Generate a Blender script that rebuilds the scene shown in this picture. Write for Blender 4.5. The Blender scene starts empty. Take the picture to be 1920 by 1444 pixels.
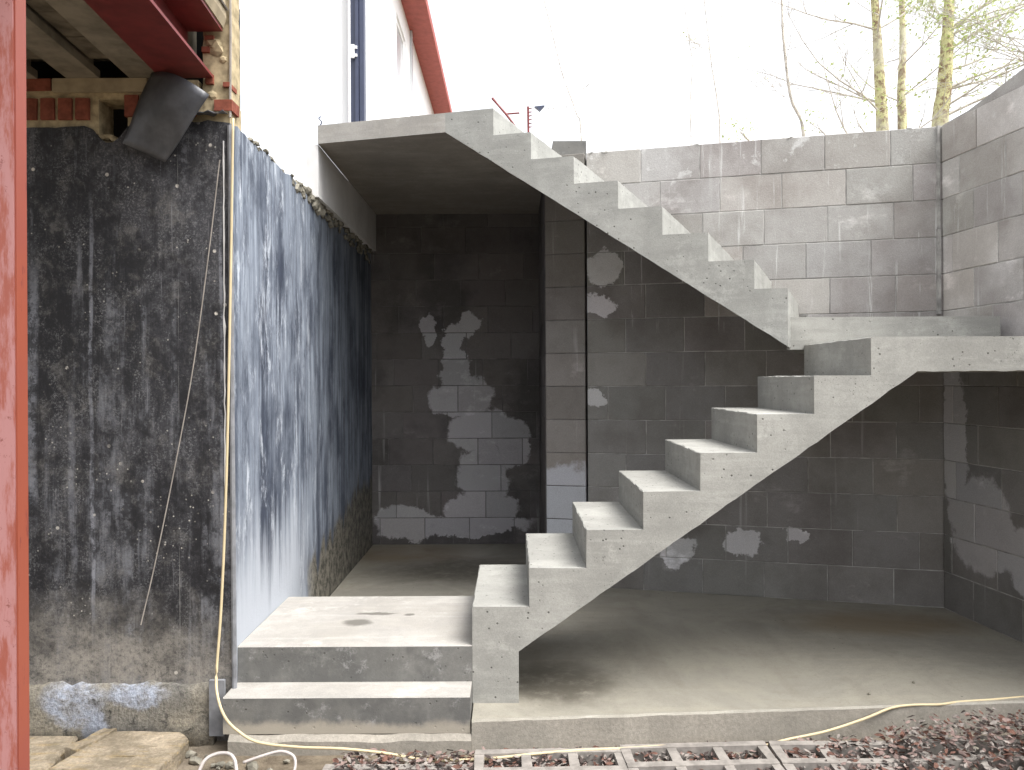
import bpy, bmesh, math, random
from mathutils import Vector, Matrix, noise
random.seed(7)
R = math.radians
# ------------------------------------------------------------------ camera, world, sun
EYE = 1.65                       # eye height above the lowest ground
F = 1493.0                       # focal length in pixels of a 1920 wide picture
ROLL = 0.005
sc = bpy.context.scene
C = sc.collection
cd = bpy.data.cameras.new('camera'); cam = bpy.data.objects.new('camera', cd); C.objects.link(cam)
cd.sensor_width = 36; cd.lens = F/1920*36; cd.shift_y = -10/1920
cd.clip_start = 0.05; cd.clip_end = 2000
cam.location = (0, 0, EYE); cam.rotation_euler = (math.pi/2, ROLL, 0)
sc.camera = cam
SUN_EL, SUN_AZ = R(60), R(122)  # azimuth clockwise from +Y (view direction)
w = bpy.data.worlds.new('World'); sc.world = w; w.use_nodes = True
nt = w.node_tree; bg = nt.nodes['Background']
sky = nt.nodes.new('ShaderNodeTexSky'); sky.sky_type = 'NISHITA'; sky.sun_disc = False
sky.sun_elevation = SUN_EL; sky.sun_rotation = SUN_AZ; sky.dust_density = 4; sky.air_density = 1.0; sky.ozone_density = 1
hs = nt.nodes.new('ShaderNodeHueSaturation'); hs.inputs['Saturation'].default_value = 0.16
nt.links.new(sky.outputs[0], hs.inputs['Color']); nt.links.new(hs.outputs[0], bg.inputs[0])
bg.inputs[1].default_value = 0.15
sd = bpy.data.lights.new('sun', 'SUN'); sd.energy = 1.05; sd.angle = R(35); sd.color = (1, .97, .92)
so = bpy.data.objects.new('sun', sd); C.objects.link(so)
dv = Vector((math.sin(SUN_AZ)*math.cos(SUN_EL), math.cos(SUN_AZ)*math.cos(SUN_EL), math.sin(SUN_EL)))
so.rotation_euler = dv.to_track_quat('Z', 'Y').to_euler()
sc.view_settings.view_transform = 'Standard'; sc.view_settings.look = 'None'
sc.view_settings.gamma = 1; sc.view_settings.use_curve_mapping = False
sc.view_settings.exposure = 1.55

# ------------------------------------------------------------------ helpers
def at(px, py, Y):
    """point at true distance Y seen at a pixel of the 1920 wide photograph"""
    u, v = px-960, 712-py
    x = u + v*ROLL; z = v - u*ROLL
    return Vector((x/F*Y, Y, z/F*Y+EYE))
def wz(z): return z+EYE
def tag(o, label=None, cat=None, group=None, kind=None):
    if label: o['label'] = label
    if cat: o['category'] = cat
    if group: o['group'] = group
    if kind: o['kind'] = kind
    return o
def link(name, me, mat=None, parent=None):
    o = bpy.data.objects.new(name, me); C.objects.link(o)
    if mat and not me.materials: me.materials.append(mat)
    if parent: o.parent = parent
    return o
def obj(name, bm, mat=None, parent=None, smooth=False, recalc=True):
    if recalc: bmesh.ops.recalc_face_normals(bm, faces=bm.faces)
    me = bpy.data.meshes.new(name); bm.to_mesh(me); bm.free()
    if smooth:
        for p in me.polygons: p.use_smooth = True
    return link(name, me, mat, parent)
def empty(name, loc, rz=0, **k):
    o = bpy.data.objects.new(name, None); C.objects.link(o); o.location = loc; o.rotation_euler = (0, 0, rz)
    o.empty_display_size = .1
    return tag(o, **k)
def box(bm, x0, y0, z0, x1, y1, z1):
    vs = [bm.verts.new((x, y, z)) for x in (x0, x1) for y in (y0, y1) for z in (z0, z1)]
    fs = []
    for q in ((0,1,3,2), (4,6,7,5), (0,4,5,1), (2,3,7,6), (0,2,6,4), (1,5,7,3)):
        fs.append(bm.faces.new([vs[i] for i in q]))
    return fs
def loops(bm, L, cap=True):
    """bridge a list of equally long rings"""
    V = [[bm.verts.new(p) for p in ring] for ring in L]
    n = len(V[0])
    for a, b in zip(V, V[1:]):
        for i in range(n):
            bm.faces.new((a[i], a[(i+1) % n], b[(i+1) % n], b[i]))
    if cap:
        bm.faces.new(V[0][::-1]); bm.faces.new(V[-1])
def tube(bm, pts, r, n=8):
    pts = [Vector(p) for p in pts]; L = []
    for i, p in enumerate(pts):
        d = (pts[min(i+1, len(pts)-1)]-pts[max(i-1, 0)]).normalized()
        a = d.cross(Vector((0, 0, 1)) if abs(d.z) < .95 else Vector((0, 1, 0))).normalized(); b = d.cross(a).normalized()
        rr = r[i] if isinstance(r, (list, tuple)) else r
        L.append([p + a*math.cos(t*math.tau/n)*rr + b*math.sin(t*math.tau/n)*rr for t in range(n)])
    loops(bm, L)
def spline(pts, k=8):
    pts = [Vector(p) for p in pts]; out = []
    P = [pts[0]*2-pts[1]]+pts+[pts[-1]*2-pts[-2]]
    for i in range(1, len(P)-2):
        for j in range(k):
            t = j/k; a, b, c, d = P[i-1:i+3]
            out.append(.5*((2*b)+(c-a)*t+(2*a-5*b+4*c-d)*t*t+(3*b-a-3*c+d)*t**3))
    out.append(pts[-1]); return out
def chunk(bm, c, r, seed=0, sub=1, sq=(1, 1, 1)):
    g = bmesh.ops.create_icosphere(bm, subdivisions=sub, radius=1)
    for v in g['verts']:
        k = r*(.75+.5*noise.noise(v.co*1.7+Vector((seed*3.1, seed, 0))))
        v.co = Vector((v.co.x*k*sq[0], v.co.y*k*sq[1], v.co.z*k*sq[2]))+Vector(c)

# ------------------------------------------------------------------ node materials
class M:
    def __init__(s, name, rough=.85, spec=.3):
        s.m = bpy.data.materials.new(name); s.m.use_nodes = True; s.t = s.m.node_tree; s.N = s.t.nodes
        s.b = s.N['Principled BSDF']; s.b.inputs['Roughness'].default_value = rough
        s.b.inputs['Specular IOR Level'].default_value = spec
        s.geo = s.N.new('ShaderNodeNewGeometry'); s.pos = s.geo.outputs['Position']; s.oi = s.N.new('ShaderNodeObjectInfo')
    def l(s, a, b): s.t.links.new(a, b)
    def inp(s, sock, v):
        if hasattr(v, 'links'): s.l(v, sock)
        else: sock.default_value = v
    def map(s, scale=(1, 1, 1), rot=(0, 0, 0), loc=(0, 0, 0), vec=None):
        n = s.N.new('ShaderNodeMapping'); s.l(vec or s.pos, n.inputs[0])
        n.inputs['Scale'].default_value = scale; n.inputs['Rotation'].default_value = rot; n.inputs['Location'].default_value = loc
        return n.outputs[0]
    def noise(s, scale, detail=4, rough=.6, vec=None, dist=0, col=False):
        n = s.N.new('ShaderNodeTexNoise'); s.l(vec or s.pos, n.inputs['Vector'])
        n.inputs['Scale'].default_value = scale; n.inputs['Detail'].default_value = detail
        n.inputs['Roughness'].default_value = rough; n.inputs['Distortion'].default_value = dist
        return n.outputs['Color' if col else 'Fac']
    def voro(s, scale, vec=None, feat='F1', rnd=1):
        n = s.N.new('ShaderNodeTexVoronoi'); s.l(vec or s.pos, n.inputs['Vector']); n.feature = feat
        n.inputs['Scale'].default_value = scale; n.inputs['Randomness'].default_value = rnd
        return n.outputs['Distance']
    def ramp(s, fac, a, b, ca=0., cb=1.):
        n = s.N.new('ShaderNodeMapRange'); s.inp(n.inputs[0], fac)
        for i, v in enumerate((a, b, ca, cb)): s.inp(n.inputs[i+1], v)
        n.interpolation_type = 'SMOOTHSTEP'
        return n.outputs[0]
    def math(s, op, a, b=0., c=None):
        n = s.N.new('ShaderNodeMath'); n.operation = op; s.inp(n.inputs[0], a); s.inp(n.inputs[1], b)
        if c is not None: s.inp(n.inputs[2], c)
        return n.outputs[0]
    def vm(s, op, a, b=(0, 0, 0)):
        n = s.N.new('ShaderNodeVectorMath'); n.operation = op; s.inp(n.inputs[0], a); s.inp(n.inputs[1], b)
        return n.outputs['Value' if op in ('LENGTH', 'DOT_PRODUCT') else 'Vector']
    def mix(s, f, a, b, mode='MIX'):
        n = s.N.new('ShaderNodeMix'); n.data_type = 'RGBA'; n.blend_type = mode
        s.inp(n.inputs[0], f)
        for k, v in ((6, a), (7, b)):
            if isinstance(v, (tuple, list)) and len(v) == 3: v = (*v, 1)
            s.inp(n.inputs[k], v)
        return n.outputs[2]
    def bump(s, h, strength=.3, dist=.01):
        n = s.N.new('ShaderNodeBump'); n.inputs['Strength'].default_value = strength; n.inputs['Distance'].default_value = dist
        s.l(h, n.inputs['Height'])
        s.l(n.outputs[0], s.b.inputs['Normal'])
    def col(s, c): s.inp(s.b.inputs['Base Color'], c if not isinstance(c, tuple) else (*c, 1) if len(c) == 3 else c)
    def sep(s, vec=None):
        n = s.N.new('ShaderNodeSeparateXYZ'); s.l(vec or s.pos, n.inputs[0]); return n.outputs
    def blobs(s, L, warp=.12, wscale=4, soft=.12):
        """1 inside hand placed ragged patches; L = (x,y,z, rx,ry,rz) in metres"""
        nz = s.vm('SUBTRACT', s.noise(wscale, 6, .68, col=True), (.5, .5, .5))
        p = s.vm('ADD', s.pos, s.vm('MULTIPLY', nz, (warp*2,)*3)); d = None
        for (x, y, z, rx, ry, rz) in L:
            q = s.vm('MULTIPLY', s.vm('SUBTRACT', p, (x, y, z)), (1/rx, 1/ry, 1/rz))
            e = s.vm('LENGTH', q); d = e if d is None else s.math('MINIMUM', d, e)
        return s.ramp(d, 1+soft, 1-soft)

def concrete(name, base=(.46, .45, .42), dark=(.30, .29, .27), pits=1, streak=None, rough=.9, grain=1., stain=.75):
    m = M(name, rough)
    big = m.noise(1.6, 5, .62); mid = m.noise(6, 6, .75); fine = m.noise(160, 3, .7)
    c = m.mix(m.ramp(big, .35, .7, 0, stain), base, dark)
    c = m.mix(m.ramp(mid, .38, .66, 0, .6), c, tuple(x*.68 for x in base)); c = m.mix(m.ramp(m.noise(2.7, 7, .8, vec=m.map((1, 1, 1), loc=(9, 3, 5))), .55, .68, 0, .5), c, tuple(min(1, x*1.3) for x in base))
    if streak:
        st = m.noise(1, 4, .6, vec=m.map(streak[0], streak[1]))
        c = m.mix(m.ramp(st, .45, .75, 0, .5), c, tuple(x*.68 for x in base))
        st2 = m.noise(1, 4, .6, vec=m.map(streak[0], streak[1], (3, 5, 7)))
        c = m.mix(m.ramp(st2, .5, .8, 0, .4), c, tuple(min(1, x*1.25) for x in base))
    c = m.mix(m.ramp(fine, .2, .8, .55*grain, 0), c, m.mix(1, c, (.62, .62, .62), 'MULTIPLY'))
    h = m.math('ADD', m.math('MULTIPLY', fine, .25), m.math('MULTIPLY', mid, .8))
    if pits:
        v = m.voro(26); g = m.ramp(m.noise(3.1, 2), .42, .55)
        p1 = m.math('MULTIPLY', m.ramp(v, .15, .09), g)
        v2 = m.voro(70); p2 = m.math('MULTIPLY', m.ramp(v2, .16, .1), m.ramp(m.noise(5), .5, .6))
        pp = m.math('MAXIMUM', p1, p2)
        c = m.mix(m.math('MULTIPLY', pp, .85), c, (.07, .065, .06)); h = m.math('SUBTRACT', h, m.math('MULTIPLY', pp, 1.5))
    m.col(c); m.bump(h, .5, .006); return m

def block_mat(name, base, damp, dampness=(.45, .65), light=None, dry=(.50, .49, .50)):
    """dense concrete block: per block tone from object colour, damp patches in world space"""
    m = M(name, .93, .2)
    n1 = m.noise(1.3, 5, .6); n2 = m.noise(7, 5, .7); fine = m.noise(190, 2, .8)
    gr = m.noise(70, 3, .8)
    c = m.mix(m.ramp(n1, dampness[0], dampness[1]), base, damp)
    c = m.mix(m.ramp(n2, .4, .75, 0, .4), c, m.mix(1, c, (.72, .7, .68), 'MULTIPLY'))
    if light:
        c = m.mix(m.math('MULTIPLY', m.blobs(light, .16, 3.5, .07), m.ramp(n2, .2, .5, .75, 1)), c, dry)
    c = m.mix(1, c, m.oi.outputs['Color'], 'MULTIPLY')
    c = m.mix(m.ramp(fine, .3, .75, .45, 0), c, m.mix(1, c, (.5, .5, .5), 'MULTIPLY'))
    c = m.mix(m.ramp(gr, .62, .75, 0, .3), c, (.45, .44, .43))
    st = m.noise(1, 3, .6, vec=m.map((14, 14, .7)))
    c = m.mix(m.ramp(st, .64, .78, 0, .4), c, (.5, .5, .49))
    sm = m.math('MULTIPLY', m.ramp(m.noise(2.3, 5, .7, vec=m.map((1, 1, 1.6), loc=(4, 2, 8))), .58, .7), m.ramp(n2, .3, .6)); c = m.mix(m.math('MULTIPLY', sm, .6), c, m.mix(1, c, (1.8, 1.8, 1.83), 'MULTIPLY'))
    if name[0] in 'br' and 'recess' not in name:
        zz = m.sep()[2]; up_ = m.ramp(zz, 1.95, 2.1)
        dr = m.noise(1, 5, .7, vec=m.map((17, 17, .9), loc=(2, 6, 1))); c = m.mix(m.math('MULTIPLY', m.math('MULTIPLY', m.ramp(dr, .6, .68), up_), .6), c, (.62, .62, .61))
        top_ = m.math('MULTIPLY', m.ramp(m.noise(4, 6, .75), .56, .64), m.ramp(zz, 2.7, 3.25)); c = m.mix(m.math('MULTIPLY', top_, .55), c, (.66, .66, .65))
    m.col(c); m.bump(m.math('ADD', m.math('MULTIPLY', fine, .4), m.math('ADD', gr, m.math('MULTIPLY', n2, .5))), .6, .004)
    return m

def plain(name, c, rough=.7, spec=.3, var=.25, scale=12, metal=0):
    m = M(name, rough, spec); n = m.noise(scale, 4)
    m.col(m.mix(m.ramp(n, .3, .75, 0, 1), c, tuple(x*(1-var) for x in c))); m.b.inputs['Metallic'].default_value = metal
    m.bump(n, .15, .004); return m.m

CONC_L = concrete('stair_concrete', (.41, .405, .375), (.27, .265, .245), streak=((3, 3, 26), (0, R(34), 0)))
CONC_U = concrete('stair_concrete_upper', (.41, .41, .385), (.28, .28, .26), streak=((3, 3, 26), (0, R(-34), 0)))
CONC_T = concrete('landing_concrete', (.46, .44, .41), (.32, .30, .265), streak=((1.5, 14, 20), (0, 0, 0)), pits=0)
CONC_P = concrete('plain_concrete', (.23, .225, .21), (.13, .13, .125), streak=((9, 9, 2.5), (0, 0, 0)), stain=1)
def rework(m, f):
    old = m.b.inputs['Base Color'].links[0].from_socket; m.col(f(m, old))
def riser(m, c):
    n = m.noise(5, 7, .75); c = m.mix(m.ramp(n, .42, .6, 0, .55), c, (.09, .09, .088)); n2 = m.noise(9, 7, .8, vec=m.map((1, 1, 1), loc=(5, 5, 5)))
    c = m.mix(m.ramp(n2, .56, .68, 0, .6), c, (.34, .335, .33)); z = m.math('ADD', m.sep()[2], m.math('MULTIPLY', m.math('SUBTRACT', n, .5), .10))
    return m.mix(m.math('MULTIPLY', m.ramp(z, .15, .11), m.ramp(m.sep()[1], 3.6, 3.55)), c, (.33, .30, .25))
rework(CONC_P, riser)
def wetblot(m, c):
    return m.mix(m.blobs([(-.79, 4.07, .41, .07, .05, .2), (-.72, 4.22, .41, .1, .025, .2), (-.55, 4.2, .41, .03, .02, .2)], .04, 9, .35), c, (.15, .14, .125))
rework(CONC_T, wetblot)
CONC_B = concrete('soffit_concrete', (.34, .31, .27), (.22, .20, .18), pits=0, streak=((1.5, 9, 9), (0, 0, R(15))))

# screed floor
m = M('screed', .55, .45)
n1 = m.noise(1.1, 5, .6, dist=.6); n2 = m.noise(1, 4, .65, vec=m.map((1.2, 9, 1))); n3 = m.noise(1, 4, .6, vec=m.map((7, 1.3, 1)))
c = m.mix(m.ramp(n1, .38, .65), (.33, .31, .26), (.25, .235, .20))
c = m.mix(m.ramp(n2, .45, .75, 0, .5), c, (.37, .34, .275)); c = m.mix(m.ramp(n3, .5, .75, 0, .4), c, (.21, .19, .155))
c = m.mix(m.blobs([(2.3, 4.9, .144, .5, .22, .3), (-.9, 6.9, .144, .5, .35, .3)], .15, 3, .5), c, (.235, .19, .13))
c = m.mix(m.math('MULTIPLY', m.ramp(m.noise(13, 7, .8), .3, .55, .25, 1), m.blobs([(.22, 3.95, .144, .26, .26, .3), (-.4, 6.3, .144, .7, .35, .3)], .16, 4, .55)), c, (.105, .095, .075))
c = m.mix(m.ramp(m.noise(24, 7, .85), .5, .64, 0, .35), c, (.17, .155, .125))
v = m.voro(17); c = m.mix(m.math('MULTIPLY', m.ramp(v, .12, .07), m.ramp(m.noise(2.2, 2), .55, .62)), c, (.08, .07, .055))
c = m.mix(m.ramp(m.noise(220, 2, .8), .3, .7, .3, 0), c, (.12, .11, .09))
m.col(c); m.l(m.ramp(n1, .35, .65, .3, .65), m.b.inputs['Roughness'])
m.bump(m.math('ADD', n3, m.math('MULTIPLY', m.noise(60), .3)), .25, .006); SCREED = m.m
m = M('screed_edge', .95, .1); n = m.noise(60, 4, .8); n1 = m.noise(3)
c = m.mix(m.ramp(n1, .35, .7), (.36, .33, .285), (.28, .26, .225)); c = m.mix(m.ramp(n, .35, .7, .4, 0), c, (.15, .14, .12))
m.col(c); m.bump(n, .5, .006); EDGE = m.m

# bitumen wall front: black with scuffs, splashes
def bitumen(name, side):
    m = M(name, .62, .4); X = m.sep()
    ver = m.noise(1, 6, .68, vec=m.map((9, 9, .55))); ver2 = m.noise(1, 5, .7, vec=m.map((34, 34, .8), loc=(3, 1, 2)))
    big = m.noise(1.7, 5, .65); fine = m.noise(45, 4, .75); z = X[2]
    blot = m.noise(6, 8, .78, dist=.25)
    if not side:
        c = m.mix(m.ramp(big, .4, .7), (.010, .010, .013), (.04, .04, .046))
        c = m.mix(m.ramp(blot, .5, .66, 0, .75), c, (.11, .105, .10))
        c = m.mix(m.math('MULTIPLY', m.ramp(ver, .5, .64, 0, .8), m.ramp(m.noise(5, 5, .75), .35, .62)), c, (.17, .175, .195))
        c = m.mix(m.math('MULTIPLY', m.ramp(fine, .6, .72, 0, .8), m.ramp(big, .4, .6)), c, (.16, .15, .15))
        sp = m.math('MULTIPLY', m.ramp(m.voro(34), .16, .1), m.ramp(m.noise(4.5, 3), .5, .6))
        c = m.mix(sp, c, (.42, .40, .36))
        sp = m.math('MULTIPLY', m.ramp(m.voro(9), .09, .06), m.ramp(m.noise(2.5, 3), .48, .55))
        c = m.mix(sp, c, (.6, .56, .5))
        mott = m.math('MULTIPLY', m.ramp(m.noise(30, 6, .85), .52, .62), m.ramp(m.noise(2.6, 4, .7), .42, .6)); c = m.mix(m.math('MULTIPLY', mott, .65), c, (.13, .13, .135))
        thin = m.noise(1, 5, .75, vec=m.map((60, 60, 1.6), loc=(7, 1, 4))); c = m.mix(m.math('MULTIPLY', m.ramp(thin, .6, .68, 0, .6), m.ramp(big, .4, .55)), c, (.2, .2, .215))
        for sx, w_, z1, z2, st_ in ((-2.20, .035, .9, 2.35, .55), (-1.93, .012, .4, 2.6, .6), (-1.33, .012, .3, 2.6, .5), (-2.02, .02, .6, 1.7, .35)):
            dd = m.math('ABSOLUTE', m.math('SUBTRACT', m.math('ADD', X[0], m.math('MULTIPLY', m.math('SUBTRACT', m.noise(1.5, 4), .5), .06)), sx))
            k_ = m.math('MULTIPLY', m.ramp(dd, w_, w_*.3), m.math('MULTIPLY', m.ramp(z, z1, z1+.3), m.ramp(z, z2, z2-.4))); c = m.mix(m.math('MULTIPLY', m.math('MULTIPLY', k_, m.ramp(m.noise(9, 6, .8), .3, .6)), st_), c, (.30, .31, .35))
        g1 = m.noise(95, 5, .85); g2 = m.noise(3.3, 6, .75, vec=m.map((2.2, 2.2, 1), loc=(1, 9, 3)))
        c = m.mix(m.math('MULTIPLY', m.ramp(g1, .5, .6), m.ramp(g2, .42, .6, .0, .7)), c, (.18, .18, .185)); c = m.mix(m.math('MULTIPLY', m.ramp(m.noise(22, 6, .8), .56, .48, 0, .8), m.ramp(g2, .56, .42)), c, (.008, .008, .010))
        # mud splashed up from the ground
        low = m.ramp(m.math('ADD', z, m.math('MULTIPLY', big, -.9)), .32, -.15)
        c = m.mix(m.math('MULTIPLY', low, m.math('MULTIPLY', m.ramp(blot, .35, .6, .35, 1), m.ramp(m.noise(40, 6, .85), .35, .55, .3, 1))), c, (.28, .26, .23))
    else:
        cl = m.noise(1, 6, .7, vec=m.map((3.2, 3.2, 1.5))); c = m.mix(m.ramp(m.math('ADD', m.math('MULTIPLY', ver, .5), m.math('MULTIPLY', cl, .5)), .4, .6), (.045, .055, .08), (.20, .23, .28))
        c = m.mix(m.math('MULTIPLY', m.ramp(ver2, .44, .62, 0, .8), m.ramp(cl, .38, .58)), c, (.33, .37, .43))
        b2 = m.noise(1, 8, .8, vec=m.map((8, 8, 2.2)), dist=.35)
        c = m.mix(m.math('MULTIPLY', m.ramp(b2, .52, .66), m.ramp(X[1], 6.2, 4.2)), c, (.52, .56, .62))
        c = m.mix(m.math('MULTIPLY', m.ramp(m.noise(1, 6, .8, vec=m.map((20, 20, 5))), .5, .66, 0, .7), m.ramp(big, .35, .6)), c, (.06, .075, .11))
        # bare dirty concrete at the far bottom, whitened foot near the landing
        d = m.math('SUBTRACT', m.math('MULTIPLY', m.math('SUBTRACT', X[1], 5.0), .12), m.math('SUBTRACT', z, m.math('MULTIPLY', ver, .85)))
        c = m.mix(m.math('MULTIPLY', m.ramp(d, -.12, -.04), m.ramp(m.math('ADD', X[1], m.math('MULTIPLY', blot, .5)), 5.2, 5.3)), c, m.mix(m.ramp(m.noise(14, 6, .8), .4, .6), (.05, .048, .04), (.21, .195, .16)))
        lw = m.ramp(m.math('SUBTRACT', z, m.math('MULTIPLY', ver, 1.2)), .45, -.1)
        c = m.mix(m.math('MULTIPLY', lw, m.ramp(X[1], 5.2, 4.6)), c, (.42, .45, .50))
    m.col(c); m.bump(m.math('ADD', m.math('MULTIPLY', ver2, .6), m.math('ADD', m.math('MULTIPLY', blot, .6), m.math('MULTIPLY', fine, .3))), .5, .01)
    return m.m
BIT_F = bitumen('bitumen_front', False); BIT_S = bitumen('bitumen_side', True)
RED_STEEL = plain('red_oxide_steel', (.20, .035, .035), .5, .4, .35)
m = M('column_paint', .45, .5); n = m.noise(1, 5, .75, vec=m.map((30, 30, 6))); n2 = m.noise(2, 3)
c = m.mix(m.ramp(n2, .4, .6), (.28, .07, .04), (.26, .065, .045)); c = m.mix(m.ramp(n, .6, .66, 0, .7), c, (.16, .035, .03))
m.col(c); m.bump(n, .2, .002); COLM = m.m
m = M('column_scuffed', .5, .5); n = m.noise(1, 6, .75, vec=m.map((22, 22, 4.5))); n2 = m.noise(40, 5, .8)
c = m.mix(m.ramp(n, .4, .56), (.30, .085, .06), (.40, .19, .185)); c = m.mix(m.math('MULTIPLY', m.ramp(n2, .58, .66), m.ramp(n, .45, .6)), c, (.22, .07, .06))
m.col(c); m.bump(n, .2, .002); COLS = m.m
MORTAR = plain('mortar', (.46, .45, .43), .95, .1, .55, 9)
MORTAR_D = plain('mortar_dark', (.19, .18, .175), .95, .1, .6, 9)
MORTAR_Y = plain('yellow_mortar', (.50, .41, .26), .95, .1, .5, 22)
RUB = plain('rubble', (.30, .28, .23), .95, .1, .75, 14)
BRICK = plain('red_brick', (.27, .085, .055), .9, .2, .45, 25)
CREAM = plain('cream_lintel', (.42, .35, .24), .9, .2, .35, 10)
GREYB = plain('floor_beam', (.27, .24, .19), .95, .1, .45, 8)
BLOCKF = plain('floor_infill_block', (.22, .19, .145), .95, .1, .55, 10)
DARK = plain('void_shade', (.02, .02, .02), .95, .1)
SHEET = plain('bitumen_felt', (.10, .105, .12), .38, .5, .5, 9)
WHITEW = plain('white_render', (.72, .71, .70), .9, .2, .2, 3)
WHITEH = plain('white_house_render', (.85, .85, .85), .8, .2, .03, 3)
PIPE = plain('blue_grey_post', (.045, .055, .10), .4, .5, .2)
EAVE = plain('red_fascia', (.42, .12, .10), .7, .3, .25)
CABLE_Y = plain('cream_cable', (.58, .48, .30), .5, .4, .1)
CABLE_W = plain('white_hose', (.45, .41, .39), .5, .4, .15)
STRING = plain('grey_string', (.33, .30, .27), .8, .2, .3)
m = M('sandstone_slab', .95, .15); n = m.noise(5, 7, .75); n2 = m.noise(1, 5, .7, vec=m.map((5, 22, 40))); n3 = m.noise(70, 4, .8)
c = m.mix(m.ramp(n, .35, .62), (.42, .35, .26), (.20, .165, .12)); c = m.mix(m.ramp(n2, .5, .7, 0, .6), c, (.36, .25, .10)); c = m.mix(m.ramp(n3, .4, .7, .4, 0), c, (.08, .07, .05))
m.col(c); m.bump(m.math('ADD', n, m.math('MULTIPLY', n2, .6)), .9, .02); STONE = m.m
PAVER = plain('grid_paver_concrete', (.30, .275, .25), .95, .1, .4, 20)
PLANK = plain('grey_board', (.24, .245, .26), .8, .2, .4, 14)
GLASS = plain('window_glass', (.5, .52, .54), .15, .5, .05)

# ------------------------------------------------------------------ ground (lower pit and upper terrain in one sheet)
FLOOR = wz(-1.506)
def pnt(bm, x, y, z): return bm.verts.new((x, y, z))
bm = bmesh.new()
pit = [(-9, -10), (7, -10), (7, 2.2), (3.35, 3.0), (3.15, 5.3), (3.0, 5.6), (.6, 6.2), (.6, 7.62), (-1.5, 7.62), (-9, 7.62)]
up = wz(1.50); lo = 0
for side in range(1):
    o_ = [(-400, -400), (400, -400), (400, 400), (-400, 400)]
    vo = [pnt(bm, x, y, up) for x, y in o_]; vi = [pnt(bm, x, y, up) for x, y in pit]
    eo = [bm.edges.new((vo[i], vo[(i+1) % 4])) for i in range(4)]
    ei = [bm.edges.new((vi[i], vi[(i+1) % len(vi)])) for i in range(len(vi))]
    bmesh.ops.triangle_fill(bm, edges=eo+ei, use_beauty=True)
    vl = [pnt(bm, x, y, lo) for x, y in pit]
    for i in range(len(pit)):
        j = (i+1) % len(pit); bm.faces.new((vi[i], vi[j], vl[j], vl[i]))
    bm.faces.new(vl)
m = M('earth', .95, .1); n = m.noise(6, 6, .75); n2 = m.noise(.6, 4)
c = m.mix(m.ramp(n, .35, .65), (.20, .165, .12), (.10, .08, .06)); c = m.mix(m.ramp(n2, .45, .6, 0, .6), c, (.26, .23, .19))
m.col(c); m.bump(n, .8, .03); EARTH = m.m
g = obj('ground', bm, EARTH, recalc=False); tag(g, kind='structure')

# screed slab
bm = bmesh.new()
front = []
N = 60
for i in range(N+1):
    t = i/N; x = -.186+3.4*t; y = 3.53+.24*t
    front.append((x, y+.006*noise.noise(Vector((x*9, 0, 3)))+.004*noise.noise(Vector((x*40, 0, 3))), .004*noise.noise(Vector((x*14, 5, 0)))))
poly = front+[(3.22, 7.5, 0), (-1.28, 7.5, 0), (-1.28, 3.76, 0), (-.186, 3.76, 0)]
nf = len(front)
topv = [bm.verts.new((x, y, FLOOR+min(0, z))) for x, y, z in poly]
mid = [bm.verts.new((x, y-(.006 if i < nf else 0), FLOOR-.010+z)) for i, (x, y, z) in enumerate(poly)]
bot = [bm.verts.new((x, y-(.012+.01*noise.noise(Vector((x*5, 1, 0))) if i < nf else 0), -.02)) for i, (x, y, z) in enumerate(poly)]
bm.faces.new(topv)
n = len(poly)
for i in range(n):
    j = (i+1) % n
    a = bm.faces.new((topv[j], topv[i], mid[i], mid[j])); b = bm.faces.new((mid[j], mid[i], bot[i], bot[j])); b.material_index = 1
slab = obj('floor', bm, SCREED, recalc=False); slab.data.materials.append(EDGE); tag(slab, kind='structure')

# ------------------------------------------------------------------ block walls
blk_cache = {}
def block_mesh(L, H, mat, T=.1):
    k = (round(L, 2), round(H, 3), mat.m.name)
    if k in blk_cache: return blk_cache[k]
    bm = bmesh.new(); box(bm, 0, 0, 0, k[0], T, H)
    bmesh.ops.bevel(bm, geom=[e for e in bm.edges if all(v.co.y < .001 for v in e.verts)], offset=.0035, segments=1, affect='EDGES')
    bmesh.ops.recalc_face_normals(bm, faces=bm.faces)
    me = bpy.data.meshes.new('block'); bm.to_mesh(me); bm.free(); me.materials.append(mat.m)
    blk_cache[k] = me; return me
COURSE = .2424; J = .0048
def block_wall(name, P0, P1, rows, refs, pitch, mat, label, z0=FLOOR, gap=None, tone=None, mortar=MORTAR, toprow=None, T=.11):
    P0 = Vector(P0); P1 = Vector(P1); d = P1-P0; L = d.length
    root = empty(name, (P0.x, P0.y, z0), math.atan2(d.y, d.x), label=label, cat='wall')
    bm = bmesh.new(); box(bm, .004, .004, 0, L-.004, T+.1, rows*COURSE-.012)
    obj('mortar', bm, mortar, root)
    for r in range(rows):
        s = refs[r % len(refs)] % pitch
        cuts = [0]
        while s < L-.05:
            if s > .06: cuts.append(s)
            s += pitch
        cuts.append(L)
        for a, b in zip(cuts, cuts[1:]):
            me = block_mesh(b-a-J, COURSE-J, mat)
            o = link('block', me, None, root)
            o.location = (a+J/2, random.uniform(-.0025, .0025), r*COURSE+J/2)
            sx = (b-a-J)/round(b-a-J, 2); o.scale = (sx, 1, 1)
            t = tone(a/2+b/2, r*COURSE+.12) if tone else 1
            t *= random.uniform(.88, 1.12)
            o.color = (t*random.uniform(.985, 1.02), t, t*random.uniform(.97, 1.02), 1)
    return root
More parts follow.
